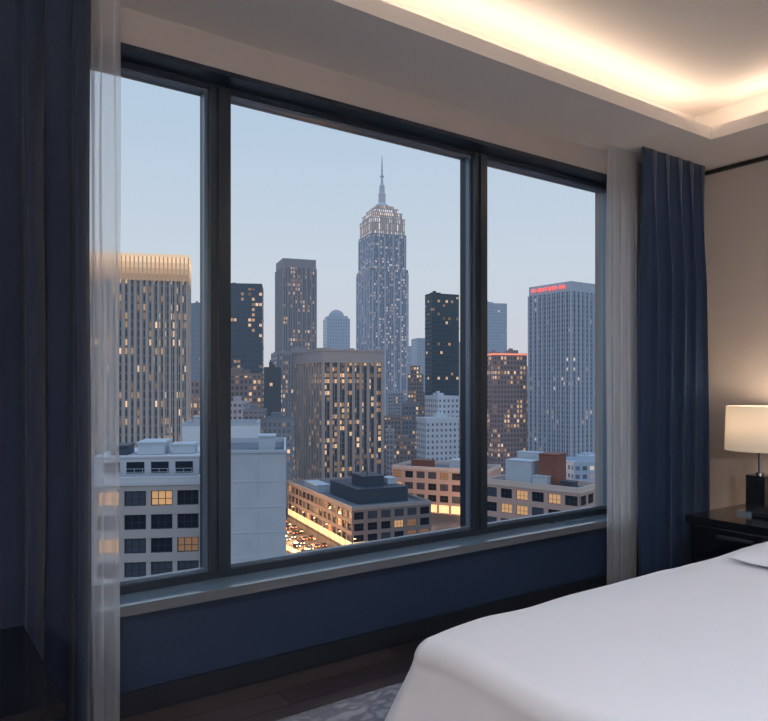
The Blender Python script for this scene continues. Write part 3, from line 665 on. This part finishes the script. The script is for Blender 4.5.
while u<620:
    wd=rng.uniform(10,18); k=rng.randrange(3)
    filler(u,u+wd,rng.uniform(338,378),(1100,1180,1260)[i_%3],fh_[k],fht,'hazy blue office block on the skyline','skyline blocks',rng); u+=wd*.98; i_+=1
# specific mid blocks
for (a,c,vt,t,k) in ((188,204,398,330,1),(263,291,420,345,2),(384,402,418,480,1),(402,421,405,480,0),(408,424,375,580,1),(462,486,400,560,3),(228,244,404,340,3),(244,262,412,340,0),(386,395,432,440,3),(396,418,442,440,1)):
    filler(a,c,vt,t,ff[k],ft_[k],lab[k],'nearer city blocks',rng,d=18)

# --- street beside the low tan building: lamps and cars
plE=place(288,352,431,256,25); ang=plE[1]; ox,oy=plE[0][0],plE[0][1]
ux=Vector((math.cos(ang),math.sin(ang),0)); uy=Vector((-math.sin(ang),math.cos(ang),0)); O=Vector((ox,oy,GZ))
m_st=mat('pale_road_surface',L(96,86,78),.4,var=.3,scale=.25)
b=MB(); b.box(-21,-1.2,-60,72,0,.08,0); mobj('avenue',b,m_st,label='avenue surface glowing under warm street lamps',cat='road',loc=O,rz=ang)
m_pole=mat('lamp_post_metal',L(40,44,50),.5)
m_lh=mat('street_lamp_glow',(1,.7,.4,1),.5,emit=(1,.66,.34,1),es=3)
pm=MB(); pm.lathe([(.15,0),(.08,.4),(.06,8)],n=8); pm.box(-.05,.05,-.06,1.9,7.9,8.0)
pm=pm.mesh('pole',[m_pole]); hm=MB(); hm.box(-.2,.2,1.3,2.1,7.7,7.9); hm=hm.mesh('lamp_head',[m_lh])
for i in range(-1,5):
    for side,xx in ((0,-3.0),(1,-19.0)):
        p=O+ux*xx+uy*(i*14.0+side*6)+Vector((0,0,.08))
        e=empty('street_lamp',p,ang+(math.pi/2 if side==0 else -math.pi/2),label='tall street lamp with warm glowing head',cat='street lamp',group='street lamps along the avenue')
        a_=link(bpy.data.objects.new('pole',pm)); a_.parent=e; b_=link(bpy.data.objects.new('lamp_head',hm)); b_.parent=e
for i in range(0,6):
    l=bpy.data.lights.new('street_glow','POINT'); l.energy=6500; l.color=(1,.52,.22); l.shadow_soft_size=1
    o=link(bpy.data.objects.new('street_glow',l)); o.location=O+ux*-14+uy*(i*14-4)+Vector((0,0,4))
for dx in (6,26,45):
    l=bpy.data.lights.new('street_glow','POINT'); l.energy=7000; l.color=(1,.56,.27); l.shadow_soft_size=1
    o=link(bpy.data.objects.new('street_glow',l)); x,y=W(10+dx,300); o.location=(x,y,GZ+6)
m_car=[mat('car_paint%d'%i,c,.3,coat=.5) for i,c in enumerate((L(40,42,50),L(120,112,104),L(70,44,36)))]
m_hl=mat('headlight_glow',(1,.9,.7,1),.4,emit=(1,.76,.42,1),es=7); m_tl=mat('taillight_glow',(1,.3,.1,1),.4,emit=(1,.25,.08,1),es=4); m_ty=mat('tyre_rubber',L(20,20,22),.9)
def carmesh(ci):
    mb=MB(); W2=.9
    prof=[(-2.2,.35),(2.2,.35),(2.25,.75),(1.3,.92),(.6,1.42),(-1.1,1.45),(-1.9,.98),(-2.25,.9)]
    L0=[(-W2,y,z) for y,z in prof]; L1=[(W2,y,z) for y,z in prof]
    mb.quad(list(reversed(L0)),0); mb.quad(L1,0)
    for i in range(len(prof)):
        j=(i+1)%len(prof); mb.quad([L0[i],L0[j],L1[j],L1[i]],2 if i in(3,5) else 0)
    for y in (-1.4,1.4):
        for sx in (-1,1):
            n=12; c=[(sx*W2*1.02,y+.34*math.cos(2*math.pi*q/n),.34+.34*math.sin(2*math.pi*q/n)) for q in range(n)]; mb.quad(c if sx>0 else list(reversed(c)),1)
            c2=[(sx*W2*.8,p[1],p[2]) for p in c]
            for q in range(n): mb.quad([c[q],c[(q+1)%n],c2[(q+1)%n],c2[q]],1)
    return mb.mesh('car_body',[m_car[ci],m_ty,m_gd])
cms=[carmesh(i) for i in range(3)]; nm=['dark grey','tan','brown']
hl=MB(); hl.box(-.8,-.4,2.2,2.32,.5,.75); hl.box(.4,.8,2.2,2.32,.5,.75); hl=hl.mesh('headlights',[m_hl])
tl_=MB(); tl_.box(-.85,-.45,-2.32,-2.2,.6,.85); tl_.box(.45,.85,-2.32,-2.2,.6,.85); tl_=tl_.mesh('taillights',[m_tl])
rng=random.Random(5)
for lane,dr in ((-7.0,0),(-10,0),(-13,1),(-16,1)):
    yy=-14+abs(lane)*.3
    while yy<52:
        yy+=rng.uniform(9,15); ci=rng.randrange(3); p=O+ux*lane+uy*yy+Vector((0,0,.08))
        e=empty('car',p,ang+(0 if dr==0 else math.pi),label=nm[ci]+' car driving with its lights on',cat='car',group='cars on the avenue')
        for nme,me in (('car_body',cms[ci]),('headlights',hl),('taillights',tl_)):
            c=link(bpy.data.objects.new(nme,me)); c.parent=e
